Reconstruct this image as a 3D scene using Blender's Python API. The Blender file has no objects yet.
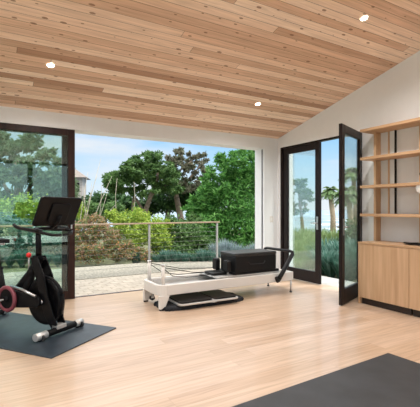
import bpy, math, random
from mathutils import Vector, Matrix
C = bpy.context.scene.collection
R = math.radians
random.seed(7)

# ------------------------------------------------------------------ mesh builder
class MB:
    def __init__(s): s.v=[]; s.f=[]; s.sm=[]
    def add(s, vs, fs, smooth=False):
        n=len(s.v); s.v+= [tuple(p) for p in vs]
        for f in fs: s.f.append(tuple(i+n for i in f)); s.sm.append(smooth)
        return s
    def box(s,x0,x1,y0,y1,z0,z1,M=None):
        vs=[Vector((x,y,z)) for z in (z0,z1) for y in (y0,y1) for x in (x0,x1)]
        if M: vs=[M@p for p in vs]
        return s.add(vs,[(0,2,3,1),(4,5,7,6),(0,1,5,4),(2,6,7,3),(0,4,6,2),(1,3,7,5)])
    def prism(s,pts,axis,a0,a1,smooth=False):
        # pts 2D polygon; axis 'x': (y,z), 'y': (x,z), 'z': (x,y)
        def mk(p,a):
            return {'x':(a,p[0],p[1]),'y':(p[0],a,p[1]),'z':(p[0],p[1],a)}[axis]
        n=len(pts); vs=[mk(p,a0) for p in pts]+[mk(p,a1) for p in pts]
        s.add(vs,[tuple(range(n))[::-1],tuple(range(n,2*n))])
        m=len(s.v)-2*n
        for i in range(n):
            j=(i+1)%n; s.f.append((m+i,m+j,m+n+j,m+n+i)); s.sm.append(smooth)
        return s
    def tube(s,pts,r,seg=10,closed=False,flat=1.0):
        pts=[Vector(p) for p in pts]; n=len(pts)
        rs=r if isinstance(r,(list,tuple)) else [r]*n
        rings=[]; prev=None
        for i,p in enumerate(pts):
            if closed: t=pts[(i+1)%n]-pts[i-1]
            else: t=pts[min(i+1,n-1)]-pts[max(i-1,0)]
            t.normalize()
            if prev is None:
                a=Vector((0,0,1)) if abs(t.z)<.9 else Vector((1,0,0))
                u=t.cross(a).normalized()
            else:
                u=(prev-t*prev.dot(t)).normalized()
            prev=u; w=t.cross(u)
            rings.append([p+(u*math.cos(2*math.pi*k/seg)+w*math.sin(2*math.pi*k/seg)*flat)*rs[i] for k in range(seg)])
        vs=[q for rg in rings for q in rg]; fs=[]
        m=n if closed else n-1
        for i in range(m):
            for k in range(seg):
                a=i*seg+k; b=i*seg+(k+1)%seg; i2=(i+1)%n
                fs.append((a,b,i2*seg+(k+1)%seg,i2*seg+k))
        s.add(vs,fs,True)
        if not closed:
            nn=len(s.v)-n*seg
            s.f.append(tuple(nn+k for k in range(seg))[::-1]); s.sm.append(False)
            s.f.append(tuple(nn+(n-1)*seg+k for k in range(seg))); s.sm.append(False)
        return s
    def ell(s,c,rx,ry,rz,seg=20,rg=12,M=None):
        vs=[];fs=[]
        for i in range(rg+1):
            th=math.pi*i/rg
            for k in range(seg):
                ph=2*math.pi*k/seg
                p=Vector((rx*math.sin(th)*math.cos(ph),ry*math.sin(th)*math.sin(ph),rz*math.cos(th)))
                if M: p=M@p
                vs.append(Vector(c)+p)
        for i in range(rg):
            for k in range(seg):
                a=i*seg+k;b=i*seg+(k+1)%seg
                fs.append((a,a+seg,b+seg,b))
        return s.add(vs,fs,True)
    def rbox(s,x0,x1,y0,y1,z0,z1,r,axis='z',n=5):
        # box with corners rounded about one axis
        if axis=='z': a0,a1,b0,b1,c0,c1=x0,x1,y0,y1,z0,z1
        elif axis=='x': a0,a1,b0,b1,c0,c1=y0,y1,z0,z1,x0,x1
        else: a0,a1,b0,b1,c0,c1=x0,x1,z0,z1,y0,y1
        pts=[]
        for cx,cy,st in ((a1-r,b1-r,0),(a0+r,b1-r,90),(a0+r,b0+r,180),(a1-r,b0+r,270)):
            for i in range(n+1):
                t=R(st+90*i/n); pts.append((cx+r*math.cos(t),cy+r*math.sin(t)))
        return s.prism(pts,axis,c0,c1)
    def build(s,name,mat,parent=None,bevel=0,kind=None):
        me=bpy.data.meshes.new(name); me.from_pydata(s.v,[],s.f); me.update()
        me.polygons.foreach_set('use_smooth',s.sm)
        me.materials.append(mat)
        o=bpy.data.objects.new(name,me); C.objects.link(o)
        if parent: o.parent=parent
        if bevel:
            b=o.modifiers.new('bevel','BEVEL'); b.width=bevel; b.segments=2; b.limit_method='ANGLE'
        if kind: o['kind']=kind
        return o
def thing(name,label,cat,loc=(0,0,0),rz=0,group=None):
    o=bpy.data.objects.new(name,None); C.objects.link(o); o.location=loc; o.rotation_euler=(0,0,rz)
    o.empty_display_size=.05
    tag(o,label,cat,group); return o
def tag(o,label,cat,group=None,kind=None):
    o['label']=label; o['category']=cat
    if group: o['group']=group
    if kind: o['kind']=kind
    return o
def struct(name,mb,mat,label=None,parent=None,bevel=0):
    o=mb.build(name,mat,parent,bevel)
    if not parent:
        o['kind']='structure'
    if label: o['label']=label
    return o
def dup(root,loc,rz=None,label=None,scale=None):
    r=root.copy(); C.objects.link(r); r.location=loc
    if rz is not None: r.rotation_euler=(0,0,rz)
    if scale: r.scale=(scale,)*3
    if label: r['label']=label
    for ch in list(root.children):
        c=ch.copy(); C.objects.link(c); c.parent=r
        for g in list(ch.children):
            d=g.copy(); C.objects.link(d); d.parent=c
    return r

# ------------------------------------------------------------------ materials
def mat(name,col,rough=.5,metal=0,coat=0,spec=.5,emit=None,es=0):
    m=bpy.data.materials.new(name); m.use_nodes=True
    b=m.node_tree.nodes['Principled BSDF']
    b.inputs['Base Color'].default_value=(*col,1); b.inputs['Roughness'].default_value=rough
    b.inputs['Metallic'].default_value=metal; b.inputs['Coat Weight'].default_value=coat
    b.inputs['Specular IOR Level'].default_value=spec
    if emit: b.inputs['Emission Color'].default_value=(*emit,1); b.inputs['Emission Strength'].default_value=es
    return m
def nodes(m): return m.node_tree.nodes, m.node_tree.links, m.node_tree.nodes['Principled BSDF']
def math_node(N,L,op,a,b=None,c=None):
    n=N.new('ShaderNodeMath'); n.operation=op
    for i,v in enumerate((a,b,c)):
        if v is None: continue
        if isinstance(v,(int,float)): n.inputs[i].default_value=v
        else: L.new(v,n.inputs[i])
    return n.outputs[0]
def ramp(N,L,fac,stops):
    r=N.new('ShaderNodeValToRGB'); e=r.color_ramp.elements
    while len(e)<len(stops): e.new(.5)
    for i,(p,c) in enumerate(stops): e[i].position=p; e[i].color=(*c,1)
    L.new(fac,r.inputs[0]); return r.outputs[0]
def mix(N,L,fac,a,b,mode='MIX'):
    n=N.new('ShaderNodeMix'); n.data_type='RGBA'; n.blend_type=mode
    for k,v in ((0,fac),(6,a),(7,b)):
        if isinstance(v,(int,float)): n.inputs[k].default_value=v
        elif isinstance(v,tuple): n.inputs[k].default_value=(*v,1)
        else: L.new(v,n.inputs[k])
    return n.outputs[2]

def speckle(name,col,var,scale,rough,bump=0,**k):
    m=mat(name,col,rough,**k); N,L,B=nodes(m)
    tc=N.new('ShaderNodeTexCoord'); n=N.new('ShaderNodeTexNoise'); n.inputs['Scale'].default_value=scale
    n.inputs['Detail'].default_value=5; L.new(tc.outputs['Object'],n.inputs['Vector'])
    c=ramp(N,L,n.outputs[0],[(.3,tuple(x*(1-var) for x in col)),(.7,tuple(min(1,x*(1+var)) for x in col))])
    L.new(c,B.inputs['Base Color'])
    if bump:
        b=N.new('ShaderNodeBump'); b.inputs['Strength'].default_value=bump; b.inputs['Distance'].default_value=.01
        L.new(n.outputs[0],b.inputs['Height']); L.new(b.outputs[0],B.inputs['Normal'])
    return m

def planks(name,width,length,c_lo,c_mid,c_hi,rough,knots=False,seam=.02,seamcol=.45,coat=0,slope=1.0):
    """boards along world x, laid side by side along y"""
    m=mat(name,c_mid,rough,coat=coat); N,L,B=nodes(m)
    tc=N.new('ShaderNodeTexCoord'); sx=N.new('ShaderNodeSeparateXYZ'); L.new(tc.outputs['Object'],sx.inputs[0])
    v=math_node(N,L,'DIVIDE',sx.outputs[1],width); row=math_node(N,L,'FLOOR',v); fr=math_node(N,L,'FRACT',v)
    wn=N.new('ShaderNodeTexWhiteNoise'); wn.noise_dimensions='1D'; L.new(row,wn.inputs['W'])
    off=math_node(N,L,'MULTIPLY',wn.outputs[0],7.3)
    u=math_node(N,L,'ADD',math_node(N,L,'DIVIDE',sx.outputs[0],length),off)
    col=math_node(N,L,'FLOOR',u); fu=math_node(N,L,'FRACT',u)
    cv=N.new('ShaderNodeCombineXYZ'); L.new(row,cv.inputs[0]); L.new(col,cv.inputs[1])
    w2=N.new('ShaderNodeTexWhiteNoise'); w2.noise_dimensions='2D'; L.new(cv.outputs[0],w2.inputs['Vector'])
    base=ramp(N,L,w2.outputs[0],[(0,c_lo),(.45,c_mid),(1,c_hi)])
    # grain
    gv=N.new('ShaderNodeCombineXYZ')
    L.new(math_node(N,L,'ADD',math_node(N,L,'MULTIPLY',sx.outputs[0],1.2),math_node(N,L,'MULTIPLY',w2.outputs[0],50)),gv.inputs[0])
    L.new(math_node(N,L,'MULTIPLY',sx.outputs[1],22),gv.inputs[1])
    g=N.new('ShaderNodeTexNoise'); g.inputs['Scale'].default_value=1.6; g.inputs['Detail'].default_value=6; g.inputs['Distortion'].default_value=.6
    L.new(gv.outputs[0],g.inputs['Vector'])
    gr=ramp(N,L,g.outputs[0],[(.3,(.80,.78,.76)),(.65,(1.06,1.06,1.06))])
    out=mix(N,L,1.0,base,gr,'MULTIPLY')
    if knots:
        kv=N.new('ShaderNodeCombineXYZ'); L.new(math_node(N,L,'MULTIPLY',sx.outputs[0],4.2),kv.inputs[0]); L.new(math_node(N,L,'MULTIPLY',sx.outputs[1],9.5),kv.inputs[1])
        vo=N.new('ShaderNodeTexVoronoi'); vo.voronoi_dimensions='2D'; vo.inputs['Scale'].default_value=1
        L.new(kv.outputs[0],vo.inputs['Vector'])
        vs=N.new('ShaderNodeSeparateColor'); L.new(vo.outputs['Color'],vs.inputs[0])
        k1=math_node(N,L,'LESS_THAN',vo.outputs['Distance'],math_node(N,L,'MULTIPLY',vs.outputs[1],.13))
        k2=math_node(N,L,'GREATER_THAN',vs.outputs[0],.35)
        kk=math_node(N,L,'MULTIPLY',math_node(N,L,'MULTIPLY',k1,k2),.75)
        out=mix(N,L,kk,out,(.20,.085,.035))
    # seams
    s1=math_node(N,L,'LESS_THAN',fr,seam); s2=math_node(N,L,'LESS_THAN',fu,seam*width/length)
    s=math_node(N,L,'MULTIPLY',math_node(N,L,'MAXIMUM',s1,s2),seamcol)
    out=mix(N,L,s,out,(.12,.06,.03))
    L.new(out,B.inputs['Base Color'])
    b=N.new('ShaderNodeBump'); b.inputs['Strength'].default_value=.15; b.inputs['Distance'].default_value=.003
    L.new(math_node(N,L,'SUBTRACT',g.outputs[0],s),b.inputs['Height']); L.new(b.outputs[0],B.inputs['Normal'])
    return m
M_floor=planks('oak_floor',.16,2.1,(.51,.36,.25),(.55,.40,.285),(.60,.45,.34),.33,seam=.02,seamcol=.15,coat=.15)
M_ceil=planks('cedar_ceiling',.100,9.0,(.46,.26,.165),(.76,.51,.36),(.94,.74,.59),.55,knots=True,seam=.05,seamcol=.75)
def woodgrain(name,c0,c1,axis,rough=.45):
    m=mat(name,c0,rough,spec=.25); N,L,B=nodes(m)
    tc=N.new('ShaderNodeTexCoord'); mp=N.new('ShaderNodeMapping')
    sc=[26,26,26]; sc[axis]=1.6; mp.inputs['Scale'].default_value=sc
    L.new(tc.outputs['Object'],mp.inputs[0]); n=N.new('ShaderNodeTexNoise'); n.inputs['Scale'].default_value=1; n.inputs['Detail'].default_value=5
    L.new(mp.outputs[0],n.inputs['Vector']); L.new(ramp(N,L,n.outputs[0],[(.3,c0),(.7,c1)]),B.inputs['Base Color'])
    return m
M_oakv=woodgrain('oak_vertical',(.52,.33,.19),(.66,.45,.28),2)
M_oakh=woodgrain('oak_horizontal',(.47,.29,.16),(.62,.41,.25),1)
M_wall=speckle('white_plaster',(.80,.825,.85),.012,9,.85)
M_reveal=mat('white_paint',(.84,.84,.84),.6)
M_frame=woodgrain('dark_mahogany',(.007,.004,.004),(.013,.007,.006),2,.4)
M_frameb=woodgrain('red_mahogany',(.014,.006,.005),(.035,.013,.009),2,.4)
M_black=speckle('black_rubber',(.018,.019,.021),.25,40,.6,.1)
M_vinyl=speckle('black_vinyl',(.009,.009,.010),.15,60,.5,spec=.25)
M_matblue=speckle('blue_black_mat',(.026,.038,.052),.3,8,.42,.15)
M_matgrey=speckle('charcoal_mat',(.032,.035,.040),.3,3,.62,.1)
M_satin=mat('satin_black_metal',(.005,.005,.006),.5,spec=.15)
M_gloss=mat('gloss_black',(.004,.004,.005),.3,spec=.15)
M_steel=mat('brushed_steel',(.55,.55,.56),.3,metal=1)
M_alu=mat('pale_aluminium',(.62,.62,.61),.4,metal=.6)
M_post=mat('grey_painted_metal',(.30,.30,.29),.5)
M_cable=mat('dull_cable',(.22,.22,.21),.5,metal=.5)
M_white=mat('white_powder_coat',(.72,.70,.67),.35)
M_red=mat('red_plastic',(.75,.02,.02),.35)
M_pink=mat('red_anodised',(.22,.05,.07),.5)
M_globe=mat('opal_glass',(.85,.84,.82),.25,emit=(1,.97,.92),es=.12)
M_lens=mat('lamp_lens',(1,1,1),.4,emit=(1,.93,.80),es=18)
M_toe=mat('dark_kick',(.03,.02,.016),.6)
M_track=mat('dark_track',(.10,.10,.11),.4,metal=.5)  # dark metal of the floor track and jamb slot

def glassmat(name,tint,gl,grough=.02):
    m=bpy.data.materials.new(name); m.use_nodes=True; N=m.node_tree.nodes; L=m.node_tree.links; N.clear()
    o=N.new('ShaderNodeOutputMaterial'); mx=N.new('ShaderNodeMixShader'); t=N.new('ShaderNodeBsdfTransparent'); g=N.new('ShaderNodeBsdfGlossy')
    t.inputs[0].default_value=(*tint,1); g.inputs['Roughness'].default_value=grough; g.inputs[0].default_value=(.9,1,.97,1)
    lw=N.new('ShaderNodeFresnel'); lw.inputs[0].default_value=1.45
    a=math_node(N,L,'ADD',math_node(N,L,'MULTIPLY',lw.outputs[0],.45),gl); L.new(a,mx.inputs[0])
    L.new(t.outputs[0],mx.inputs[1]); L.new(g.outputs[0],mx.inputs[2]); L.new(mx.outputs[0],o.inputs[0]); return m
M_glassg=glassmat('green_tinted_glass',(.90,.965,.945),.05)
M_glass=glassmat('clear_glass',(.93,.96,.95),.02)

def leafmat(name,cols,rough=.55,trans=.35):
    m=mat(name,cols[0],rough,spec=.3); N,L,B=nodes(m)
    g=N.new('ShaderNodeNewGeometry'); n=len(cols)
    c=ramp(N,L,g.outputs['Random Per Island'],[(i/(n-1),k) for i,k in enumerate(cols)])
    L.new(c,B.inputs['Base Color'])
    t=N.new('ShaderNodeBsdfTranslucent'); L.new(c,t.inputs[0]); mx=N.new('ShaderNodeMixShader'); mx.inputs[0].default_value=trans
    o=N['Material Output']; L.new(B.outputs[0],mx.inputs[1]); L.new(t.outputs[0],mx.inputs[2]); L.new(mx.outputs[0],o.inputs[0])
    return m
L_cyp=leafmat('cypress_leaf',[(.05,.11,.035),(.09,.18,.05),(.15,.25,.08)])
L_cypdark=leafmat('dark_cypress_leaf',[(.08,.13,.07),(.14,.20,.11),(.20,.27,.15)])
L_grey=leafmat('grey_pine_leaf',[(.12,.12,.08),(.20,.18,.13),(.10,.15,.07)])
L_bright=leafmat('bright_leaf',[(.035,.12,.025),(.09,.26,.05),(.19,.40,.10)])
L_yel=leafmat('yellowgreen_leaf',[(.14,.26,.04),(.30,.42,.06),(.42,.50,.10)])
L_flower=leafmat('flowering_leaf',[(.08,.17,.05),(.12,.22,.07),(.50,.26,.10),(.34,.20,.14),(.10,.20,.06),(.42,.25,.19),(.20,.26,.09)])
L_teal=leafmat('teal_leaf',[(.04,.13,.09),(.09,.20,.15),(.17,.28,.24)])
L_lav=leafmat('silver_leaf',[(.16,.24,.22),(.25,.33,.34),(.34,.40,.44)])
L_dark=leafmat('dark_leaf',[(.02,.06,.02),(.045,.11,.035),(.08,.16,.05)])
L_grass=leafmat('grass_leaf',[(.14,.24,.08),(.24,.34,.14),(.33,.38,.20)])
L_palm=leafmat('palm_leaf',[(.08,.17,.06),(.16,.27,.10),(.24,.30,.14)])
M_bark=speckle('grey_bark',(.20,.15,.115),.4,14,.9,.4)
M_barkp=speckle('palm_bark',(.34,.27,.19),.35,20,.9,.5)
M_stalk=speckle('pale_stalk',(.42,.38,.30),.2,10,.8)
M_conc=speckle('pale_concrete',(.40,.40,.38),.12,5,.8,.05)
M_pale=speckle('pale_bounce_slab',(.68,.66,.62),.05,3,.8)
M_gravel=speckle('grey_gravel',(.26,.245,.20),.45,22,.95,.3)
M_soil=speckle('garden_soil',(.12,.13,.06),.5,3,1,.3)
M_sea=mat('sea_water',(.30,.42,.50),.35)
def sea_setup():
    N,L,B=nodes(M_sea); tc=N.new('ShaderNodeTexCoord'); mp=N.new('ShaderNodeMapping'); mp.inputs['Scale'].default_value=(.03,.03,.03)
    n=N.new('ShaderNodeTexNoise'); n.inputs['Scale'].default_value=1; n.inputs['Detail'].default_value=8
    L.new(tc.outputs['Object'],mp.inputs[0]); L.new(mp.outputs[0],n.inputs['Vector'])
    L.new(ramp(N,L,n.outputs[0],[(.42,(.13,.20,.26)),(.58,(.22,.29,.34)),(.68,(.62,.65,.67))]),B.inputs['Base Color'])
sea_setup()
M_paver=mat('stone_pavers',(.5,.46,.4),.85)
def paver_setup():
    N,L,B=nodes(M_paver); tc=N.new('ShaderNodeTexCoord'); b=N.new('ShaderNodeTexBrick')
    b.inputs['Color1'].default_value=(.52,.45,.36,1); b.inputs['Color2'].default_value=(.36,.32,.26,1); b.inputs['Mortar'].default_value=(.20,.17,.14,1)
    b.inputs['Scale'].default_value=1; b.inputs['Brick Width'].default_value=.22; b.inputs['Row Height'].default_value=.15; b.inputs['Mortar Size'].default_value=.009
    L.new(tc.outputs['Object'],b.inputs['Vector']); n=N.new('ShaderNodeTexNoise'); n.inputs['Scale'].default_value=9; L.new(tc.outputs['Object'],n.inputs['Vector'])
    L.new(mix(N,L,.5,b.outputs[0],ramp(N,L,n.outputs[0],[(.3,(.28,.25,.20)),(.7,(.56,.49,.40))]),'MIX'),B.inputs['Base Color'])
paver_setup()

# ------------------------------------------------------------------ room shell
XL,XR,YB,YF=-2.2,4.81,5.69,-3.0
ZC=lambda y: 2.62+.25*(YB-y)
OPX0,OPX1,OPZ=-1.30,4.48,2.41
def yz_poly(y0,y1,z0): return [(y0,z0),(y1,z0),(y1,ZC(y1)),(y0,ZC(y0))]
struct('floor',MB().box(XL-.15,XR+.15,YF-.2,YB+.09,-.12,0),M_floor)
struct('ceiling',MB().prism([(YF-.2,ZC(YF-.2)),(YB+.28,ZC(YB+.28)),(YB+.28,ZC(YB+.28)+.2),(YF-.2,ZC(YF-.2)+.2)],'x',XL-.15,XR+.15),M_ceil)
w=MB().box(XL,OPX0,YB,YB+.28,0,ZC(YB+.28)).box(OPX0,OPX1,YB,YB+.28,OPZ,ZC(YB+.28)).box(OPX1,XR,YB,YB+.28,0,ZC(YB+.28))
w.prism([(YB,ZC(YB+.28)),(YB+.28,ZC(YB+.28)),(YB,ZC(YB))],'x',XL,XR)
struct('wall_back',w,M_wall)
w=MB()
DY0,DY1,DZ=3.79,5.62,2.44
w.prism(yz_poly(YF,DY0,0),'x',XR,XR+.15).prism(yz_poly(DY0,DY1,DZ),'x',XR,XR+.15).prism(yz_poly(DY1,YB+.28,0),'x',XR,XR+.15)
struct('wall_right',w,M_wall)
w=MB().prism(yz_poly(YF,-.8,0),'x',XL-.15,XL).prism(yz_poly(-.8,4.2,2.5),'x',XL-.15,XL).prism(yz_poly(4.2,YB+.28,0),'x',XL-.15,XL)
struct('wall_left',w,M_wall)
w=MB().box(XL,-1.7,YF-.15,YF,0,ZC(YF)).box(-1.7,4.3,YF-.15,YF,2.9,ZC(YF)).box(4.3,XR,YF-.15,YF,0,ZC(YF))
struct('wall_front',w,M_wall)

# sliding glass leaves stacked at the left of the opening
def sash(name,x0,x1,y0,y1,z0,z1,st,tr,br,fm,gm):
    m=MB().box(x0,x0+st,y0,y1,z0,z1).box(x1-st,x1,y0,y1,z0,z1).box(x0+st,x1-st,y0,y1,z1-tr,z1).box(x0+st,x1-st,y0,y1,z0,z0+br)
    o=struct(name,m,fm,bevel=.004)
    ym=(y0+y1)/2
    MB().box(x0+st,x1-st,ym-.004,ym+.004,z0+br,z1-tr).build('window_pane',gm,o)
    return o
s1=sash('window_1',-1.28,1.09,YB+.01,YB+.065,.004,OPZ-.002,.095,.085,.12,M_frameb,M_glassg)
s1['label']='front leaf of the dark brown framed sliding glass wall'
MB().box(1.03,1.05,YB-.018,YB+.01,1.00,1.16).build('pull_handle',M_steel,s1,.003)
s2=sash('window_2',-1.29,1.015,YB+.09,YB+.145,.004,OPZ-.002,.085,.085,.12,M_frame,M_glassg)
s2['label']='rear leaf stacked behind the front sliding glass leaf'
# unseen windows added behind the viewpoint to let in fill light
for nm,(a,b,c,d,zt) in {'fill_window_1':(-1.7,1.3,YF-.1,YF-.05,2.9),'fill_window_2':(1.3,4.3,YF-.1,YF-.05,2.9)}.items():
    sash(nm,a,b,c,d,.0,zt,.08,.08,.1,M_frame,M_glass)
o=struct('fill_window_3',MB().box(XL-.1,XL-.05,-.8,-.72,0,2.5).box(XL-.1,XL-.05,4.12,4.2,0,2.5).box(XL-.1,XL-.05,1.66,1.74,0,2.5).box(XL-.1,XL-.05,-.72,4.12,2.42,2.5).box(XL-.1,XL-.05,-.72,4.12,0,.1),M_frame)  # unseen glazing in the left wall, added for fill light
MB().box(XL-.078,XL-.072,-.72,4.12,.1,2.42).build('window_pane',M_glass,o)

# opening trims: floor track, dark slot in the white jamb
struct('trim_1',MB().box(1.09,OPX1,YB+.11,YB+.28,-.1,-.002),M_paver)
struct('trim_2',MB().box(OPX0,OPX1,YB+.075,YB+.11,-.1,.008),M_track)
struct('trim_3',MB().box(OPX1-.006,OPX1,YB+.04,YB+.07,.006,OPZ-.01),M_track)

# french doors in the right wall
t=MB().box(XR+.005,XR+.085,DY1-.055,DY1-.001,0,DZ-.001).box(XR+.005,XR+.085,DY0+.001,DY0+.03,0,DZ-.001).box(XR+.005,XR+.085,DY0+.03,DY1-.055,DZ-.03,DZ-.001)
struct('trim_4',t,M_frame,bevel=.003)
struct('trim_5',MB().box(XR,XR+.16,DY0,DY1,-.1,-.001),M_conc)
def leaf(name,label,loc,rz,wd,handle_side):
    st,tr,br,h=.105,.11,.20,2.395
    m=MB().box(0,st,-.022,.022,0,h).box(wd-st,wd,-.022,.022,0,h).box(st,wd-st,-.022,.022,h-tr,h).box(st,wd-st,-.022,.022,0,br)
    o=struct(name,m,M_frame,bevel=.004); o.location=loc; o.rotation_euler=(0,0,rz); o['label']=label
    MB().box(st,wd-st,-.004,.004,br,h-tr).build('glass_pane',M_glass,o)
    hx=wd-.05
    for s in (-1,1):
        MB().box(hx-.018,hx+.018,s*.022,s*.030,.92,1.14).tube([(hx,s*.026,1.03),(hx,s*.065,1.03),(hx-.11,s*.065,1.03)],.009,8).build('lever_handle',M_steel,o)
    for z in (.22,1.2,2.18):
        MB().tube([(-.012,.022,z-.05),(-.012,.022,z+.05)],.011,8).build('hinge',M_gloss,o)
    return o
# closed leaf: hinged at the far jamb; runs towards the camera
leaf('door_1','closed dark brown glazed door leaf beside the far corner',(XR+.045,DY1-.07,.012),R(-90),.905,1)
ang=math.atan2(-.30,-.78)
leaf('door_2','open dark brown glazed door leaf swung into the room',(XR-.005,DY0+.015,.012),ang,.835,1)

# light switch
sw=MB().rbox(4.62,4.69,YB-.008,YB,1.03,1.145,.006,'y').build('light_switch',M_white); tag(sw,'small white light switch plate on the pier left of the french doors','light switch')
MB().box(4.645,4.665,YB-.012,YB-.008,1.06,1.115).build('rocker',M_reveal,sw)

# ------------------------------------------------------------------ downlights
def downlight(x,y,label):
    z=ZC(y); t=thing('recessed_downlight',label,'ceiling light',(x,y,z),0,'recessed ceiling downlights')
    t.rotation_euler=(-math.atan(.25),0,0)
    ring=MB(); seg=32; vs=[];fs=[]
    for r_,zz in ((.044,-.002),(.044,-.006),(.036,-.007),(.034,.0)):
        for k in range(seg): a=2*math.pi*k/seg; vs.append((r_*math.cos(a),r_*math.sin(a),zz))
    for j in range(3):
        for k in range(seg): fs.append((j*seg+k,j*seg+(k+1)%seg,(j+1)*seg+(k+1)%seg,(j+1)*seg+k))
    ring.add(vs,fs,True); ring.build('trim_ring',M_reveal,t)
    MB().prism([(.0355*math.cos(2*math.pi*k/24),.0355*math.sin(2*math.pi*k/24)) for k in range(24)],'z',-.004,-.0005).build('lens',M_lens,t)
    l=bpy.data.lights.new('downlight_lamp','SPOT'); l.energy=LAMP_W; l.color=(1,.95,.90); l.spot_size=R(160); l.spot_blend=1; l.shadow_soft_size=.12
    lo=bpy.data.objects.new('downlight_lamp',l); C.objects.link(lo); lo.location=(x,y,z-.05)
LAMP_W=80
downlight(.62,4.61,'round glowing ceiling downlight above the exercise bike')
downlight(3.54,2.76,'round glowing ceiling downlight nearest the top right corner')
downlight(3.56,4.67,'round glowing ceiling downlight above the pilates reformer box')
for x,y in ((.62,2.7),(.62,.8),(3.54,.8),(-1.4,2.7),(-1.4,.8),(.62,-1.1),(3.54,-1.1)):  # out-of-view downlights, added to light the room
    downlight(x,y,'unseen recessed ceiling downlight added for fill light')

# ------------------------------------------------------------------ floor mats
A=R(37)
m=thing('exercise_mat','blue-black rubber exercise mat under the exercise bike','mat',(1.205,4.06,0),A)
MB().rbox(-.91,0,0,1.86,0,.012,.01).build('mat_body',M_matblue,m,.003)
e=MB().rbox(-.90,-.01,.01,1.85,.012,.0128,.01); 
m2=MB().rbox(-3.3,0,-2.0,0,0,.014,.012).build('floor_mat',M_matgrey,None,.004); m2.location=(3.06,2.135,0); m2.rotation_euler=(0,0,R(2.6))
tag(m2,'large charcoal rubber floor mat in the lower right foreground','mat')

# ------------------------------------------------------------------ cabinet and shelves
CX=4.37; CZ=.835
yv=[3.50,2.775,2.05,1.325,.60]
for i in range(4):
    y1,y0=yv[i],yv[i+1]
    lab=['pale oak base cabinet next to the open glazed door','pale oak base cabinet at the right edge of the picture','pale oak base cabinet beyond the right picture edge','last pale oak base cabinet nearest the viewpoint'][i]
    t=thing('base_cabinet',lab,'cabinet',(0,0,0),0,'oak base cabinets along the right wall')
    MB().box(CX+.02,XR-.001,y0+.001,y1-(.0 if i else .022),.09,CZ-.024).build('body',M_oakv,t)
    if i==0: MB().box(CX-.001,XR-.001,y1-.021,y1,.0,CZ-.024).build('side_panel',M_oakv,t,.001)
    MB().box(CX,CX+.019,y0+.003,y1-(.003 if i else .025),.09,CZ-.028).build('door',M_oakv,t,.0015)
    MB().box(CX+.05,CX+.07,y0+.001,y1-.022,0,.09).build('toe_kick',M_toe,t)
ct=MB().box(CX-.004,XR-.001,.60,3.503,CZ-.023,CZ).build('countertop',M_oakh,None,.0015)
tag(ct,'thin pale oak counter running over the base cabinets','countertop')
SX=4.50
su=thing('wall_shelf_unit','pale oak open wall shelving above the counter','shelf unit',(0,0,0))
SZ=[2.385,1.995,1.605,1.215]
for z in SZ: MB().box(SX,XR-.001,.62,3.575,z-.036,z).build('shelf',M_oakh,su,.002)
tops=[2.385,1.995,1.605,1.215,CZ+.036+.0005]
for yy in (3.47,2.815,2.1,1.35):
    for j in range(4):
        z1=tops[j]-.0365; z0=tops[j+1] if j<3 else CZ+.001
        MB().box(SX+.20,XR-.001,yy,yy+.036,z0+.0005,z1).build('upright',M_oakv,su,.0015)
for j in range(3):
    z1=tops[j]-.0365; z0=tops[j+1]
    MB().box(XR-.030,XR-.001,3.325,3.34,z0+.0005,z1).build('wall_strip',M_oakv,su)
    MB().box(XR-.030,XR-.001,3.228,3.242,z0+.0005,z1).build('standard_rail',M_satin,su)
    MB().box(XR-.012,XR-.001,3.243,3.324,z0+.0005,z1).build('wall_batten',M_wall,su)
# globe sconce on a black stem fixed to the upright
sc=thing('globe_lamp','white globe lamp on a short black stem in front of the shelves','lamp',(4.60,2.748,1.63))
MB().ell((0,0,-.095),.072,.072,.072,24,16).build('globe',M_globe,sc)
MB().tube([(0,0,-.03),(0,0,.10)],[.022,.012],14).build('stem',M_gloss,sc)
MB().tube([(0,0,.09),(.09,.067,.09)],.008,8).build('arm',M_gloss,sc)
MB().tube([(.085,.067,.09),(.0985,.067,.09)],.022,12).build('mount_plate',M_gloss,sc)
# black coiled cable and remote on counter
cb=thing('cable_coil','small black coiled cable lying on the oak counter','cable',(4.57,2.82,CZ))
pts=[]
for i in range(72):
    a=i*.42; r_=.085+.02*math.sin(i*.9)
    pts.append((r_*math.cos(a)*.7,r_*math.sin(a)*1.4,.007+.016*(i/72)+.003*math.sin(i*1.7)))
MB().tube(pts,.0065,6).build('cord',M_gloss,cb)
MB().rbox(-.045,.0,-.13,-.05,0,.03,.012).build('plug_box',M_gloss,cb,.004)

# ------------------------------------------------------------------ pilates reformer
rf=thing('pilates_reformer','white framed pilates reformer with black carriage and foot bar','exercise machine',(2.95,4.76,0))
FX0,FX1,FY=-1.10,1.13,.30
ZT,ZB=.318,.185
def rail(s):
    y0,y1=(s*FY,s*(FY-.05)) if s<0 else (FY-.05,FY)
    return MB().box(FX0+.12,FX1,min(y0,y1),max(y0,y1),ZB,ZT)
for s in (-1,1): rail(s).build('side_rail',M_white,rf,.008)
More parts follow.
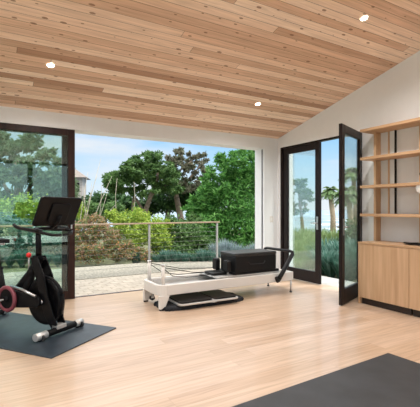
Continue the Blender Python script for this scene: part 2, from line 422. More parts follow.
# rounded head end of frame
pts_o=[];pts_i=[]
r_=.12
for cx,cy,st in ((FX0+r_,FY-r_,90),(FX0+r_,-FY+r_,180)):
    for i in range(7):
        a=R(st+90*i/6); pts_o.append((cx+r_*math.cos(a),cy+r_*math.sin(a))); pts_i.append((cx+(r_-.05)*math.cos(a),cy+(r_-.05)*math.sin(a)))
MB().prism(pts_o+pts_i[::-1],'z',ZB,ZT).build('head_end',M_white,rf,.006)
MB().box(FX0+.08,FX1-.061,-FY+.051,FY-.051,.23,.24).build('frame_deck',M_alu,rf)
MB().box(FX1-.06,FX1,-FY+.05,FY-.05,ZB,ZT).build('foot_end',M_white,rf,.006)
for s in (-1,1):
    lg=MB().prism([(FX0+.02,.02),(FX0+.09,.02),(FX0+.16,ZB+.0),(FX0+.02,ZB+.0)],'y',min(s*FY,s*(FY-.05)),max(s*FY,s*(FY-.05))).build('leg',M_white,rf,.006)
    MB().rbox(FX0+.025,FX0+.085,min(s*FY,s*(FY-.05))+.005,max(s*FY,s*(FY-.05))-.005,0,.02,.01).build('rubber_foot',M_black,lg)
    MB().tube([(FX0+.12,s*(FY-.09)-.02,.06),(FX0+.12,s*(FY-.09)+.02,.06)],.035,18).build('transport_wheel',M_black,rf)
    MB().box(FX0+.10,FX0+.14,s*(FY-.09)-.028,s*(FY-.09)+.028,.06,ZB+.01).build('wheel_bracket',M_white,rf)
    lg=MB().tube([(FX1-.03,s*(FY-.025),.012),(FX1-.03,s*(FY-.025),ZB+.01)],.014,12).build('leg',M_steel,rf)
    MB().tube([(FX1-.03,s*(FY-.025),0),(FX1-.03,s*(FY-.025),.014)],.02,12).build('rubber_foot',M_black,lg)
    MB().tube([(FX0+.09,s*(FY-.06),ZT-.03),(FX0+.09,s*(FY-.06),.555)],[.026,.022],14).build('riser_post',M_white,rf)
    MB().tube([(FX0+.09,s*(FY-.06),.555),(FX0+.09,s*(FY-.06),.57)],.028,14).build('pulley_cap',M_alu,rf)
    MB().tube([(FX0+.11,s*(FY-.06),.53),(-.55,s*(FY-.10),.43),(.0,s*(FY-.13),.40)],.005,6).build('rope',M_vinyl,rf)
    MB().tube([(FX0+.10,s*(FY-.06),.52),(FX0+.26,s*(FY-.14),.40),(-.62,s*(FY-.17),.36),(-.22,s*(FY-.2),.36)],.005,6).build('rope',M_vinyl,rf)
    MB().box(FX0+.15,FX1-.07,s*(FY-.062)-.008,s*(FY-.062)+.008,ZT-.045,ZT-.02).build('track',M_alu,rf)
# carriage
MB().rbox(-.22,.92,-.255,.255,.324,.342,.03).build('carriage_deck',M_alu,rf,.003)
MB().rbox(.08,.90,-.25,.25,.3425,.378,.03).build('upholstery',M_vinyl,rf,.008)
MB().rbox(-.21,.06,-.14,.14,.3425,.378,.04).build('headrest',M_vinyl,rf,.01)
for s in (-1,1):
    sh=MB().rbox(-.02,.05,s*.15-.06,s*.15+.06,.379,.55,.03,'x').build('shoulder_rest',M_vinyl,rf,.012)
    MB().box(.015,.03,s*.15-.02,s*.15+.02,.342,.39).build('bracket',M_alu,sh)
for k in range(4):
    y=-.15+.1*k; hp=[]
    for i in range(70):
        a=i*1.1; hp.append((.93+i*.0018,y+.011*math.cos(a),.28+.011*math.sin(a)))
    MB().tube(hp,.003,5).build('spring',M_steel,rf)
# foot bar
fb=MB().tube([(.80,-.345,.235),(.86,-.345,.31),(1.075,-.345,.60)],[.034,.032,.030],14).build('foot_bar_arm',M_vinyl,rf)
MB().tube([(.79,-.35,.20),(.79,-.30,.26)],.03,12).build('pivot',M_vinyl,rf)
MB().tube([(.80,.345,.235),(.86,.345,.31),(1.075,.345,.60)],.018,12).build('foot_bar_arm',M_vinyl,rf)
MB().tube([(1.075,-.345,.59),(1.085,-.33,.622),(1.085,-.28,.632),(1.085,.28,.632),(1.085,.33,.622),(1.075,.345,.59)],.022,14).build('foot_bar',M_vinyl,rf)
# sitting box on the carriage
bx=thing('sitting_box','black padded pilates box standing on the reformer carriage','exercise box',(3.405,4.70,.379))
MB().rbox(-.37,.37,-.205,.205,0,.22,.02).build('box_body',M_vinyl,bx,.008)
MB().rbox(-.374,.374,-.209,.209,.221,.27,.025).build('top_pad',speckle('paler_vinyl',(.02,.021,.023),.15,30,.42),bx,.012)  # top pad vinyl slightly paler than the box body
MB().tube([(-.15,-.208,.14),(-.12,-.216,.105),(.12,-.216,.105),(.15,-.208,.14)],.006,6).build('strap_handle',M_black,bx)
# board lying under the reformer
bm=thing('folded_mat','folded black quilted mat lying on the floor under the reformer','mat',(2.52,4.60,0))
q=MB()
n=60; vs=[];fs=[];outl=[]
for i in range(n):
    a=2*math.pi*i/n; c_,s_=math.cos(a),math.sin(a)
    rx=.60*abs(c_)**.35*(1 if c_>0 else -1); ry=.23*abs(s_)**.35*(1 if s_>0 else -1)
    k=1+.035*math.sin(i*2.6); outl.append((rx*k,ry*k))
for sc_,z in ((1,0),(1.01,.025),(.98,.05),(.90,.058)):
    for j,(x,y) in enumerate(outl): vs.append((x*sc_,y*sc_,z+.004*math.sin(j*1.9) if z>.03 else z))
for l in range(3):
    for i in range(n): fs.append((l*n+i,l*n+(i+1)%n,(l+1)*n+(i+1)%n,(l+1)*n+i))
q.add(vs,fs,True); q.f.append(tuple(3*n+i for i in range(n))); q.sm.append(False)
q.build('mat_body',speckle('quilted_black',(.012,.014,.019),.6,18,.85,.9),bm)
jb=thing('jump_board','flat black padded board with silver rim resting on the folded mat','exercise board',(2.53,4.585,.064),R(-1))
MB().rbox(-.45,.45,-.28,.28,0,.022,.07).build('rim',M_alu,jb,.006)
MB().rbox(-.425,.05,-.25,.25,.0225,.045,.05).build('pad',M_vinyl,jb,.006)
MB().rbox(.08,.425,-.25,.25,.0225,.036,.05).build('pad',M_gloss,jb,.006)
MB().tube([(.0,-.285,.008),(.04,-.30,.008),(.08,-.285,.008)],.008,8).build('latch',M_steel,jb)

# ------------------------------------------------------------------ exercise bike
bk=thing('exercise_bike','black stationary exercise bike with large screen on the blue-black mat','exercise bike',(.645,4.14,.0125),math.atan2(-.829,.559))
B_=lambda m,n,mt,p=bk,b=0: m.build(n,mt,p,b)
ff=B_(MB().tube([(0,-.29,.045),(0,.29,.045)],.032,14,flat=1),'front_foot',M_satin)
B_(MB().tube([(0,-.30,.046),(0,-.17,.046)],.037,14),'foot_cover',M_alu,ff)
B_(MB().tube([(0,.20,.046),(0,.30,.046)],.036,14),'foot_cover',M_alu,ff)
for s in (-1,1):
    B_(MB().tube([(.03,s*.25,.03),(.03,s*.25+.022,.03)],.03,14),'transport_wheel',M_black,ff)
    B_(MB().tube([(0,s*.24,0),(0,s*.24,.02)],.022,12),'levelling_foot',M_black,ff)
rr=B_(MB().tube([(-1.15,-.26,.045),(-1.15,.26,.045)],.032,14),'rear_foot',M_satin)
for s in (-1,1):
    B_(MB().tube([(-1.15,s*.27,.046),(-1.15,s*.20,.046)],.036,14),'foot_cover',M_alu,rr)
    B_(MB().tube([(-1.15,s*.22,0),(-1.15,s*.22,.02)],.022,12),'levelling_foot',M_black,rr)
fr=MB()
fr.tube([(-1.14,0,.07),(-.98,0,.16),(-.80,0,.28),(-.60,0,.40),(-.42,0,.58),(-.30,0,.74)],[.035,.042,.055,.055,.05,.045],14)
fr.tube([(-.86,0,.26),(-.90,0,.42),(-.94,0,.62)],[.05,.042,.036],14)
fr.tube([(-.34,0,.72),(-.48,0,.42),(-.56,0,.33)],[.03,.05,.06],12)
B_(fr,'frame',M_satin)
for s in (-1,1):
    B_(MB().prism([(-.36,.76),(-.27,.78),(-.16,.58),(-.10,.36),(.03,.07),(-.05,.05),(-.16,.18),(-.22,.38),(-.30,.60)],'y',s*.052-.008,s*.052+.008),'fork_blade',M_gloss,bk,.004)
B_(MB().box(-.05,.03,-.06,.06,.06,.10),'fork_foot',M_alu,bk,.004)
fw=MB()
prof=[]
seg=40
for (r0,h) in ((.235,-.028),(.240,-.018),(.240,.018),(.235,.028)):
    pass
vs=[];fs=[]
rings=[(0,-.02),(.10,-.022),(.19,-.018),(.225,-.034),(.240,-.026),(.240,.026),(.225,.034),(.19,.018),(.10,.022),(0,.02)]
for r0,h in rings:
    for k in range(seg): a=2*math.pi*k/seg; vs.append((-.20+r0*math.cos(a),h,.315+r0*math.sin(a)))
for j in range(len(rings)-1):
    for k in range(seg): fs.append((j*seg+k,j*seg+(k+1)%seg,(j+1)*seg+(k+1)%seg,(j+1)*seg+k))
fw.add(vs,fs,True); fwo=B_(fw,'flywheel',M_gloss)
B_(MB().tube([(-.20,-.075,.315),(-.20,.075,.315)],.022,14),'axle',M_steel,fwo)
B_(MB().tube([(-.20+.245*math.cos(R(a)),0,.315+.245*math.sin(R(a))) for a in range(20,201,12)],.018,8),'flywheel_guard',M_satin)
# drive cover along rider's right side
dc=[]
for a in range(90,271,15): dc.append((-.64+.10*math.cos(R(a)),.315+.10*math.sin(R(a))))
for a in range(-90,91,15): dc.append((-.24+.06*math.cos(R(a)),.32+.06*math.sin(R(a))))
B_(MB().prism(dc,'y',-.10,-.068),'drive_cover',M_satin,bk,.008)
ring=MB().tube([(-.64+.12*math.cos(2*math.pi*k/32),-.118,.315+.12*math.sin(2*math.pi*k/32)) for k in range(32)],.022,10,closed=True)
B_(ring,'crank_ring',M_pink)
B_(MB().tube([(-.64,-.128,.315),(-.64,-.104,.315)],.11,28),'crank_disc',M_satin)
B_(MB().tube([(-.60,-.108,.45),(-.42,-.108,.43),(-.22,-.108,.38)],.014,8),'cover_trim',M_steel)
B_(MB().tube([(-.64,-.16,.315),(-.64,.14,.315)],.03,16),'bottom_bracket',M_satin)
for s,a in ((-1,-165),(1,15)):
    dx,dz=.17*math.cos(R(a)),.17*math.sin(R(a))
    ca=B_(MB().tube([(-.64,s*.145,.315),(-.64+dx,s*.155,.315+dz)],[.018,.013],10,flat=.7),'crank_arm',M_steel)
    B_(MB().rbox(-.64+dx-.05,-.64+dx+.05,min(s*.17,s*.26),max(s*.17,s*.26),.315+dz-.012,.315+dz+.012,.02),'pedal',M_satin,ca,.004)
    B_(MB().tube([(-.64+dx+.05*math.cos(R(t_)),s*.215,.315+dz+.05*math.sin(R(t_))) for t_ in range(0,181,20)],.012,8),'toe_cage',M_pink,ca)
# seat
B_(MB().tube([(-.94,0,.60),(-.97,0,.87)],.024,14),'seat_post',M_gloss)
B_(MB().tube([(-.94,-.05,.60),(-.94,.05,.60)],.012,10).ell((-.94,-.06,.60),.028,.015,.028),'seat_knob',M_satin)
B_(MB().box(-1.05,-.86,-.018,.018,.865,.89),'seat_slider',M_steel,bk,.003)
st=MB()
prof=[(-1.12,.02),(-1.10,.075),(-1.04,.10),(-.97,.085),(-.92,.05),(-.84,.03),(-.78,.018),(-.765,.001)]
pp=prof+[(x,-y) for x,y in prof[::-1]]
st.prism(pp,'z',.893,.935,True); B_(st,'saddle',M_vinyl,bk,.014)
# stem, bars, knob
B_(MB().tube([(-.30,0,.70),(-.315,0,1.06)],[.034,.026],14),'handlebar_post',M_gloss)
B_(MB().box(-.36,-.27,-.035,.035,.71,.78).tube([(-.27,0,.75),(-.22,0,.75)],.018,12),'post_clamp',M_satin,bk,.005)
B_(MB().tube([(-.33,-.03,1.062),(-.20,-.03,1.07),(-.08,-.03,1.075)],.014,8).tube([(-.33,.03,1.062),(-.20,.03,1.07),(-.08,.03,1.075)],.014,8),'bar_slider',M_satin)
hb=[(-.38,-.235,1.11),(-.34,-.24,1.09),(-.28,-.24,1.075),(-.16,-.235,1.065),(-.09,-.20,1.055),(-.12,-.13,1.05),(-.22,-.10,1.05),(-.27,-.05,1.06),(-.28,0,1.062)]
hb=hb+[(x,-y,z) for x,y,z in hb[-2::-1]]
B_(MB().tube(hb,.017,12),'handlebars',M_vinyl)
for s in (-1,1): B_(MB().tube([(-.29,s*.17,1.06),(-.02,s*.18,1.03),(.03,s*.12,1.01),(.03,s*.02,1.005)],.015,10),'front_bar',M_vinyl)
kn=B_(MB().tube([(-.455,0,.60),(-.455,0,.755)],.008,8),'resistance_shaft',M_steel)
B_(MB().ell((-.455,0,.775),.026,.026,.028),'resistance_knob',M_red,kn)
# screen
sx0,sz0,sx1,sz1=-.09,1.10,.045,1.385
th=math.atan2(sz1-sz0,sx1-sx0)-math.pi/2
Mx=Matrix.Translation(((sx0+sx1)/2,0,(sz0+sz1)/2))@Matrix.Rotation(-th,4,'Y')
hh=math.hypot(sx1-sx0,sz1-sz0)/2
def rb(mb,M):
    mb.v=[tuple(M@Vector(p)) for p in mb.v]; return mb
scr=B_(rb(MB().rbox(-.012,.012,-.262,.262,-hh,hh,.025,'x'),Mx),'screen_housing',M_gloss,bk,.005)
B_(rb(MB().rbox(.0125,.03,-.12,.12,-hh+.04,hh-.06,.03,'x'),Mx),'rear_cover',M_satin,scr,.006)
B_(rb(MB().box(-.0135,-.0125,-.235,.235,-hh+.02,hh-.02),Mx),'display_glass',mat('display',(.01,.01,.012),.05),scr)
B_(MB().tube([(-.22,0,1.06),(-.12,0,1.08),(-.03,0,1.14),(.0,0,1.20)],[.02,.024,.024,.02],12),'screen_arm',M_satin)
B_(MB().tube([(.02,.08,1.10),(.03,.10,.95),(.0,.10,.6),(-.02,.07,.35),(-.01,.05,.10)],.0035,6),'power_cord',M_vinyl)

# ------------------------------------------------------------------ outside: ground
GZ=-.12
struct('patio_floor',MB().box(-6,6.2,YB+.28,7.25,GZ,-.012),M_paver,'stone paver terrace outside the big opening')
struct('rear_bounce_slab',MB().box(-8,4.96,-9,YF-.2,GZ,-.013),M_pale,'unseen pale slab behind the viewpoint added to bounce light indoors')  # added out of view, throws sunlight up to the ceiling
struct('west_bounce_slab',MB().box(-8,XL-.15,YF-.2,5.6,GZ,-.013),M_pale,'unseen pale slab beside the left window added to bounce light indoors')  # second added bounce surface, outside the left wall
struct('side_path',MB().box(XR+.16,5.62,-4,YB+.28,GZ,-.014),M_conc,'pale concrete path outside the french doors')
struct('gravel_strip',MB().box(-9,7.5,7.25,8.75,GZ,-.004),M_gravel,'pale grey gravel strip between terrace and planting')
struct('garden_ground',MB().box(-30,15,-30,24,-.6,-.13).box(-40,3,24,60,-.6,-.13),M_soil,'planted garden ground around the house')
struct('sea',MB().add([(-3000,30,-11),(3000,30,-11),(3000,4000,-11),(-3000,4000,-11),(30,-3000,-11),(3000,-3000,-11),(3000,30,-11.001)],[(0,1,2,3),(4,5,1,6)][:1]).add([(30,-3000,-11),(3000,-3000,-11),(3000,30,-11),(30,30,-11)],[(0,1,2,3)]),M_sea,'open grey blue sea seen beyond the garden')
struct('wall_outside',MB().box(XR+.151,5.19,YB,YB+.28,-.12,2.9),M_wall,'pale end of the back wall outside the french doors')

# railing
rl=thing('cable_railing','slim metal cable railing with pale timber top rail across the terrace','railing',(0,7.55,0))
PX=[-5.3,-3.65,-2.0,-.36,1.28,2.93,4.58]
MB().box(PX[0],PX[-1]+.06,-.035,.035,.965,.995).build('top_rail',woodgrain('pale_rail_wood',(.26,.19,.13),(.38,.29,.20),0),rl,.004)
for x in PX: MB().box(x-.02,x+.02,-.018,.018,-.004,.965).build('post',M_post,rl,.002)
for k in range(9): MB().tube([(PX[0],0,.10+k*.095),(PX[-1],0,.10+k*.095)],.0026,5).build('cable',M_cable,rl)

# ------------------------------------------------------------------ plants
def P(px,d,z=None,py=None):
    """ground-plan point seen along the column px at view depth d"""
    o=(px-210)/384; x=d*(.503+.864*o); y=d*(.864-.503*o)
    if z is None: z=1.28+(209-py)/384*d
    return Vector((x,y,z))
def foliage(blobs,size,n,rng,shape='leaf',shell=.55,droop=0.0,aspect=2.2):
    m=MB(); V=m.v; F=m.f
    tot=sum(b[3]*b[4]*b[5] for b in blobs)**1.0
    wts=[(b[3]*b[4]+b[4]*b[5]+b[3]*b[5]) for b in blobs]; sw=sum(wts)
    for b,wt in zip(blobs,wts):
        cx,cy,cz,rx,ry,rz=b; cnt=max(10,int(n*wt/sw))
        # clumps inside the crown give it light and dark masses
        ncl=max(4,cnt//28); cl=[]
        for _ in range(ncl):
            v=Vector((rng.gauss(0,1),rng.gauss(0,1),rng.gauss(0,1))).normalized()
            rr=shell+(1-shell)*rng.random()
            cl.append(Vector((cx+v.x*rx*rr,cy+v.y*ry*rr,cz+v.z*rz*rr)))
        cs=.15*(rx+ry+rz)/3
        for i in range(cnt):
            c=cl[rng.randrange(ncl)]+Vector((rng.gauss(0,cs),rng.gauss(0,cs),rng.gauss(0,cs*.8)))
            d=Vector((rng.gauss(0,1),rng.gauss(0,1),rng.gauss(0,.7)-droop)).normalized()
            e=d.cross(Vector((rng.gauss(0,1),rng.gauss(0,1),rng.gauss(0,1)))).normalized()
            l=size*rng.uniform(.6,1.3); w_=l/aspect
            nV=len(V)
            V.extend([tuple(c),tuple(c+d*l*.5+e*w_*.5),tuple(c+d*l),tuple(c+d*l*.5-e*w_*.5)])
            F.append((nV,nV+1,nV+2,nV+3)); m.sm.append(False)
    return m
def tree(name,label,cat,base,trunks,blobs,size,n,lm,seed,group=None,bark=None,droop=0,aspect=2.2,shell=.5):
    rng=random.Random(seed); t=thing(name,label,cat,base,0,group); B=Vector(base)
    if trunks:
        tm=MB()
        for pts,r0,r1 in trunks:
            k=len(pts); tm.tube([Vector(p)-B for p in pts],[r0+(r1-r0)*i/(k-1) for i in range(k)],8)
        tm.build('trunk',bark or M_bark,t)
    bb=[(b[0]-B.x,b[1]-B.y,b[2]-B.z,*b[3:]) for b in blobs]
    foliage(bb,size,n,rng,droop=droop,aspect=aspect,shell=shell).build('foliage',lm,t)
    return t
def bl(px,py,d,rpx,rpy,dep=None):
    p=P(px,d,py=py); k=d/384; return (p.x,p.y,p.z,rpx*k,(dep or rpx*k),rpy*k)
def br(pts): return [P(a,d,py=b) for a,b,d in pts]
G=-.13
def base(px,d): p=P(px,d,z=G); return (p.x,p.y,p.z)
def pads(env,d,rx,ry,n,seed,top=1.6,spread=.8):
    rng=random.Random(seed); out=[]
    for _ in range(n):
        i=rng.random()*(len(env)-1); k=int(i); f=i-k
        a,b=env[k],env[k+1]; px=a[0]+(b[0]-a[0])*f; y0=a[1]+(b[1]-a[1])*f; y1=a[2]+(b[2]-a[2])*f
        py=y0+(y1-y0)*rng.random()**top; q=rng.uniform(.6,1.3)
        out.append(bl(px,py,d+rng.uniform(-spread,spread),rx*q,ry*q))
    return out
# big soft cypress behind the sliding glass
tree('cypress_tree','big broad grey-green cypress behind the sliding glass leaf','tree',base(18,15),
 [([P(18,15,z=G),P(20,15,z=1.5),P(16,15,z=3.2)],.28,.1),([P(20,15,z=1.4),P(40,15,z=2.9)],.12,.04),([P(20,15,z=1.2),P(-5,15,z=2.8)],.12,.04)],
 pads([(-45,150,205),(-20,140,210),(0,130,212),(15,128,212),(30,132,212),(45,146,212),(58,166,210),(70,188,210)],15,10,5,115,1,1.0,1.5),.22,20000,L_cypdark,11,'trees beyond the terrace')
# spreading cypress in the middle
tree('cypress_tree','spreading dark green cypress with layered crown left of the feathery tree','tree',base(146,18),
 [([P(140,18,z=G),P(144,18,py=215),P(151,18,py=195),P(158,18,py=178),P(156,18,py=165)],.16,.05),
  ([P(144,18,py=212),P(134,18,py=196),P(124,18,py=188)],.08,.03),([P(151,18,py=195),P(168,18,py=184)],.07,.03),([P(133,18,z=G),P(133,18,py=205),P(134,18,py=192)],.09,.05)],
 pads([(107,179,186),(115,172,192),(125,163,194),(136,158,194),(147,152,194),(158,152,192),(168,160,192),(178,172,194)],18,5.6,2.1,170,2,1.1,1.2),.15,24000,L_cyp,12,'trees beyond the terrace',shell=.35)
tree('pine_tree','sparse grey-brown pine between the dark cypress and feathery green tree','tree',base(182,19),
 [([P(184,19,z=G),P(180,19,py=215),P(176,19,py=195),P(170,19,py=178),P(176,19,py=162)],.20,.05),([P(176,19,py=195),P(190,19,py=178),P(200,19,py=166)],.09,.03),([P(172,19,py=182),P(182,19,py=168),P(196,19,py=158)],.07,.02),([P(174,19,py=188),P(162,19,py=170)],.06,.02)],
 pads([(166,154,190),(174,148,192),(184,150,192),(192,156,192),(202,154,190),(212,162,186)],19,4.0,1.8,75,3,1.0,1.2),.15,9000,L_grey,13,'trees beyond the terrace',shell=.3)
tree('dense_tree','dark dense tree behind the railing under the spreading cypress','tree',base(172,21),
 [([P(166,21,z=G),P(168,21,py=212),P(170,21,py=195)],.2,.08),([P(180,21,z=G),P(182,21,py=205)],.14,.06)],
 [bl(170,198,21,22,12),bl(195,200,21,18,14),bl(150,205,21,14,10),bl(184,188,21,16,8)],.26,5200,L_dark,14,'trees beyond the terrace')
tree('dense_tree','low dark trees at the left of the opening below the far house','tree',base(105,24),
 [([P(105,24,z=G),P(106,24,py=202)],.15,.06)],
 [bl(96,204,24,13,10),bl(115,203,24,14,12),bl(84,208,24,9,9),bl(134,208,24,12,9)],.28,4200,L_dark,15,'trees beyond the terrace')
# tall bright feathery tree right
tree('feathery_tree','tall bright green feathery tree at the right of the opening','tree',base(228,13),
 [([P(226,13,z=G),P(228,13,py=215),P(232,13,py=180)],.09,.03),([P(236,13,z=G),P(238,13,py=200),P(244,13,py=175)],.06,.02)],
 pads([(190,212,245),(198,198,248),(208,180,250),(216,160,200),(224,160,195),(232,164,195),(240,152,190),(250,154,190),(262,166,195)],13,2.6,9,75,4,1.8,.8)+[bl(240,182,13,15,15),bl(224,190,13,16,16),bl(206,206,13,15,15),bl(232,208,12.7,26,22),bl(252,200,13,14,24),bl(212,232,12.5,24,20),bl(240,232,12.5,24,20),bl(196,216,13,11,14)],.17,26000,L_bright,16,'trees beyond the terrace',droop=-.5,aspect=3.6)
# shrubs behind the gravel strip
tree('flowering_shrub','rusty pink and orange flowering shrub behind the railing at left','shrub',base(92,9.6),None,
 [bl(90,238,9.7,9,9),bl(102,230,9.8,9,10),bl(112,240,9.6,9,11),bl(80,232,9.6,9,14),bl(84,252,9.4,11,11),bl(100,253,9.4,11,10),bl(116,252,9.4,9,9),bl(128,247,9.5,8,7),bl(94,222,9.9,10,9)],.06,13000,L_flower,17,'shrubs behind the railing')
tree('flowering_shrub','small orange flowering shrub in front of the yellow-green shrub','shrub',base(138,9.4),None,
 [bl(138,252,9.4,7,6),bl(130,255,9.3,7,6),bl(146,256,9.3,6,6)],.055,2600,L_flower,27,'shrubs behind the railing')
tree('leafy_shrub','round yellow-green shrub in the middle behind the railing','shrub',base(138,10.6),None,
 [bl(128,222,10.7,12,10),bl(140,218,10.8,12,10),bl(152,228,10.5,13,12),bl(138,236,10.4,15,12),bl(160,240,10.4,13,12),bl(120,232,10.6,10,9),bl(114,216,10.9,8,7),bl(164,226,10.8,8,8)],.075,13000,L_yel,18,'shrubs behind the railing')
tree('leafy_shrub','dark green hedge mass between yellow-green shrub and feathery tree','shrub',base(178,11.2),None,
 [bl(174,230,11.2,14,14),bl(188,238,11,16,14),bl(165,250,10.6,14,10),bl(206,246,11,14,10),bl(192,222,11.4,10,9),bl(186,252,10.6,14,9)],.10,9000,L_cyp,19,'shrubs behind the railing')
tree('leafy_shrub','loose green shrub seen through the sliding glass','shrub',base(28,10.3),None,
 [bl(10,236,10.3,24,20),bl(42,240,10.3,20,17),bl(62,244,10.3,12,14),bl(-14,230,10.5,16,24)],.10,7500,L_teal,20,'shrubs behind the railing')
tree('leafy_shrub','pale grassy shrub further back through the sliding glass','shrub',base(34,12.5),None,
 [bl(20,212,12.5,26,15),bl(50,214,12.5,18,14),bl(72,214,12.5,13,12),bl(-12,212,12.5,18,16)],.12,6000,L_yel,21,'shrubs behind the railing')
tree('leafy_shrub','tall mixed green shrub beside the bare stalks','shrub',base(84,13),None,
 [bl(84,212,13,12,12),bl(100,212,13,13,10),bl(116,212,13,10,9)],.11,4200,L_cyp,22,'shrubs behind the railing')
# bare stalks
stg=thing('bare_shrub','bare pale leafless stalks left of the spreading cypress','shrub',base(90,11.5))
rs=random.Random(4); mbk=MB(); B0=Vector(base(90,11.5))
for (a,b,c,d) in ((78,235,88,172),(82,235,101,158),(84,232,92,181),(90,230,112,176),(88,235,84,186),(95,230,108,190),(80,232,97,176),(96,226,116,204),(99,224,102,182),(116,215,117,178),(133,220,134,182)):
    p0=P(a,11.5+rs.uniform(-.3,.3),py=b)-B0; p1=P(c,11.5+rs.uniform(-.3,.3),py=d)-B0
    p0b=Vector((p0.x,p0.y,0)); mbk.tube([p0b,p0,(p0+p1)/2+Vector((rs.uniform(-.05,.05),0,.03)),p1],[.014,.013,.009,.004],6)
mbk.build('stalks',M_stalk,stg)

# low silver teal plants along the strip: one proto, copies
def clump(label,name,loc,h,n,lm,w_,seed,group,spread=.5):
    rng=random.Random(seed); t=thing(name,label,'plant',loc,rng.uniform(0,6),group); m=MB()
    for i in range(n):
        a=rng.uniform(0,6.283); r0=rng.uniform(0,.06); ln=h*rng.uniform(.7,1.1); sp=spread*rng.uniform(.2,1)*h
        d=Vector((math.cos(a),math.sin(a),0)); e=Vector((-d.y,d.x,0))*w_*.5
        p0=d*r0; p1=d*(r0+sp*.45)+Vector((0,0,ln*.6)); p2=d*(r0+sp)+Vector((0,0,ln*rng.uniform(.75,1)))
        nV=len(m.v); m.v.extend([tuple(p0-e*.6),tuple(p0+e*.6),tuple(p1+e),tuple(p1-e),tuple(p2)])
        m.f.extend([(nV,nV+1,nV+2,nV+3),(nV+3,nV+2,nV+4)]); m.sm.extend([False,False])
    m.build('leaves',lm,t); return t
c0=clump('low silver-teal tufted plant in the row beyond the gravel strip','tufted_plant',P(226,10.4,z=G),.6,420,L_lav,.022,31,'tufted plants along the gravel strip',.55)
k=0
for px,d in ((222,10.2),(216,10.3),(229,10.2),(236,10.3),(243,10.4),(250,10.4),(257,10.5),(262,10.6)):
    k+=1; dup(c0,P(px,d,z=G),k*1.3,scale=.62+.25*((k*7)%5)/4)
g0=clump('teal green leafy tuft in front of the sliding glass shrubs','tufted_plant',P(-2,9.3,z=G),.5,420,L_teal,.03,32,'teal tufts behind the gravel strip at left',.6)
for j,px in enumerate((10,22,34,46,58,70,136,148,158,167,176,185,194,203,211)): dup(g0,P(px,9.25+.02*j,z=G),j*1.1,scale=.6+.25*((j*3)%4)/3,label='teal green leafy tuft in front of the shrubs behind the railing')
g0['label']='teal green leafy tuft in front of the shrubs behind the railing'

# seaside planting beyond the french doors
s0=clump('dark green spiky plant beside the path outside the french doors','spiky_plant',P(331,7.9,z=G),.6,260,L_teal,.045,41,'spiky plants outside the french doors',.75)
for j,(px,d,s_) in enumerate(((342,7.6,.9),(323,8.3,.95),(336,8.8,1.1),(350,7.6,1.0),(346,8.6,1.2),(358,7.8,1.1),(318,9.0,1),(328,9.6,1.2),(356,9,1.3))): dup(s0,P(px,d,z=G),j*.9,scale=s_)
h0=clump('light green grass tuft seen through the closed glazed door','grass_tuft',P(298,9.0,z=G),.6,420,L_grass,.016,42,'grass tufts outside the closed glazed door',.6)
for j,(px,d,s_) in enumerate(((306,9,.9),(313,9.3,1),(290,9.3,1.1),(302,10,1.1),(310,10.4,1.2),(294,10.4,1.1),(318,10.5,1.2),(300,12,1.3),(312,12.3,1.3),(306,14,1.3),(320,13,1.4),(292,13,1.4),(332,12,1.4),(344,12,1.4),(300,8.2,.7),(309,8.3,.7))): dup(h0,P(px,d,z=G),j*1.7,scale=s_)
tree('wind_swept_cypress','small wind-shaped cypress standing against the sea','tree',base(302,19),
 [([P(303,19,z=G),P(302,19,py=222),P(300,19,py=205),P(299,19,py=192)],.10,.05),([P(302,19,py=215),P(307,19,py=203)],.05,.03)],
 pads([(288,186,214),(294,180,212),(300,178,210),(306,186,212),(314,196,216)],19,3.6,1.5,34,9,1.0,.5),.15,4200,L_cyp,51,'trees beyond the french doors')
def palm(label,px,d,top,nf,fl,seed,lean=0):
    rng=random.Random(seed); b=Vector(base(px,d)); t=thing('palm_tree',label,'tree',b,0,'palms outside the french doors')
    T=P(px+lean,d,py=top)-b
    MB().tube([(0,0,0),T*.5+Vector((.08,0,0)),T],[.13,.10,.09],10).build('trunk',M_barkp,t)
    m=MB()
    for i in range(nf):
        a=rng.uniform(0,6.283); el=rng.uniform(-.5,1.2); L_=fl*rng.uniform(.8,1.1)
        d0=Vector((math.cos(a)*math.cos(el),math.sin(a)*math.cos(el),math.sin(el)))
        pts=[T+d0*L_*s-Vector((0,0,.55*L_*s*s)) for s in (0,.25,.5,.75,1)]
        side=d0.cross(Vector((0,0,1))).normalized()
        for q in range(4):
            for s_ in (-1,1):
                for w in range(5):
                    p=pts[q].lerp(pts[q+1],w/5); tip=p+side*s_*fl*.26+(pts[q+1]-pts[q]).normalized()*fl*.12-Vector((0,0,fl*.10))
                    e=(pts[q+1]-pts[q]).normalized()*.025
                    nV=len(m.v); m.v.extend([tuple(p-e),tuple(p+e),tuple(tip)]); m.f.append((nV,nV+1,nV+2)); m.sm.append(False)
    m.build('fronds',L_palm,t)
palm('slender palm seen in the gap between the two glazed door leaves',333,15,190,40,.42,61,-3)
palm('palm seen through the glass of the open door leaf',351,13,192,44,.5,62,-3)
palm('taller palm high in the glass of the open door leaf',356,17,172,46,.6,63,-3)
tree('leafy_shrub','leafy shrub seen low through the open door leaf','shrub',base(352,9.8),None,[bl(350,236,9.8,9,16),bl(362,232,9.8,9,18)],.10,2200,L_cyp,64,'shrubs outside the french doors')

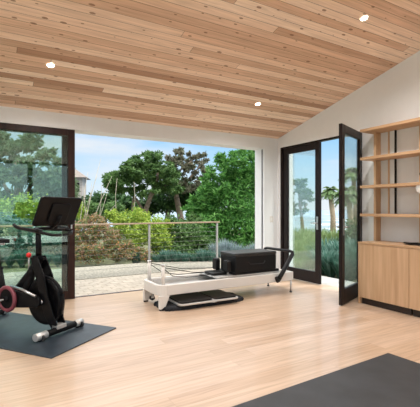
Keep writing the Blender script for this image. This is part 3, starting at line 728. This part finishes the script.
# distant house
hb_=P(70,42,z=G); hs=thing('distant_house','small grey house with hipped roof behind the trees at left','house',hb_,R(-20))
MB().box(-1.5,1.5,-1.5,1.5,0,4.75).build('wall',speckle('shingle_wall',(.33,.30,.27),.2,6,.9),hs)
rm=MB(); rm.add([(-2,-2,4.75),(2,-2,4.75),(2,2,4.75),(-2,2,4.75),(-.3,0,6.0),(.3,0,6.0)],[(0,1,5,4),(1,2,5),(2,3,4,5),(3,0,4),(3,2,1,0)])
rm.build('roof',speckle('shingle_roof',(.22,.19,.17),.2,8,.9),hs)
for x in (-.9,.3,1.0): MB().box(x-.2,x+.2,-1.53,-1.49,3.2,4.2).build('window',M_gloss,hs)

# ------------------------------------------------------------------ sky, sun, camera
W=bpy.data.worlds.new('World'); bpy.context.scene.world=W; W.use_nodes=True
N=W.node_tree.nodes; L=W.node_tree.links; bg=N['Background']
tc=N.new('ShaderNodeTexCoord'); sp=N.new('ShaderNodeSeparateXYZ'); L.new(tc.outputs['Generated'],sp.inputs[0])
grad=ramp(N,L,sp.outputs[2],[(0,(.46,.53,.58)),(.08,(.36,.49,.60)),(.20,(.17,.37,.60)),(.45,(.9,.95,1)),(1,(1,1,1))])
mp=N.new('ShaderNodeMapping'); mp.inputs['Scale'].default_value=(1.5,1.5,7); L.new(tc.outputs['Generated'],mp.inputs[0])
nz=N.new('ShaderNodeTexNoise'); nz.inputs['Scale'].default_value=1.6; nz.inputs['Detail'].default_value=7; L.new(mp.outputs[0],nz.inputs['Vector'])
cf=ramp(N,L,nz.outputs[0],[(.42,(0,0,0)),(.66,(1,1,1))])
sky0=mix(N,L,cf,grad,(.50,.52,.54))
up=ramp(N,L,sp.outputs[2],[(.25,(1,1,1)),(.6,(2.2,2.15,2.1))])
sky=mix(N,L,1.0,sky0,up,'MULTIPLY')
L.new(sky,bg.inputs[0]); bg.inputs[1].default_value=1.0
sl=bpy.data.lights.new('sun','SUN'); sl.energy=1.7; sl.angle=R(8); sl.color=(1,.95,.87)
so=bpy.data.objects.new('sun',sl); C.objects.link(so)
so.rotation_euler=Vector((-.35,.62,-.95)).to_track_quat('-Z','Y').to_euler()

cam=bpy.data.cameras.new('camera'); co=bpy.data.objects.new('camera',cam); C.objects.link(co)
co.location=(0,0,1.28); co.rotation_euler=(R(90),0,R(-30.2))
cam.sensor_width=36; cam.sensor_fit='HORIZONTAL'; cam.lens=384/420*36; cam.shift_y=5.5/420; cam.clip_end=5000; cam.clip_start=.05
S=bpy.context.scene; S.camera=co
S.view_settings.view_transform='Standard'; S.view_settings.look='None'; S.view_settings.gamma=1; S.view_settings.use_curve_mapping=False
S.view_settings.exposure=0.80
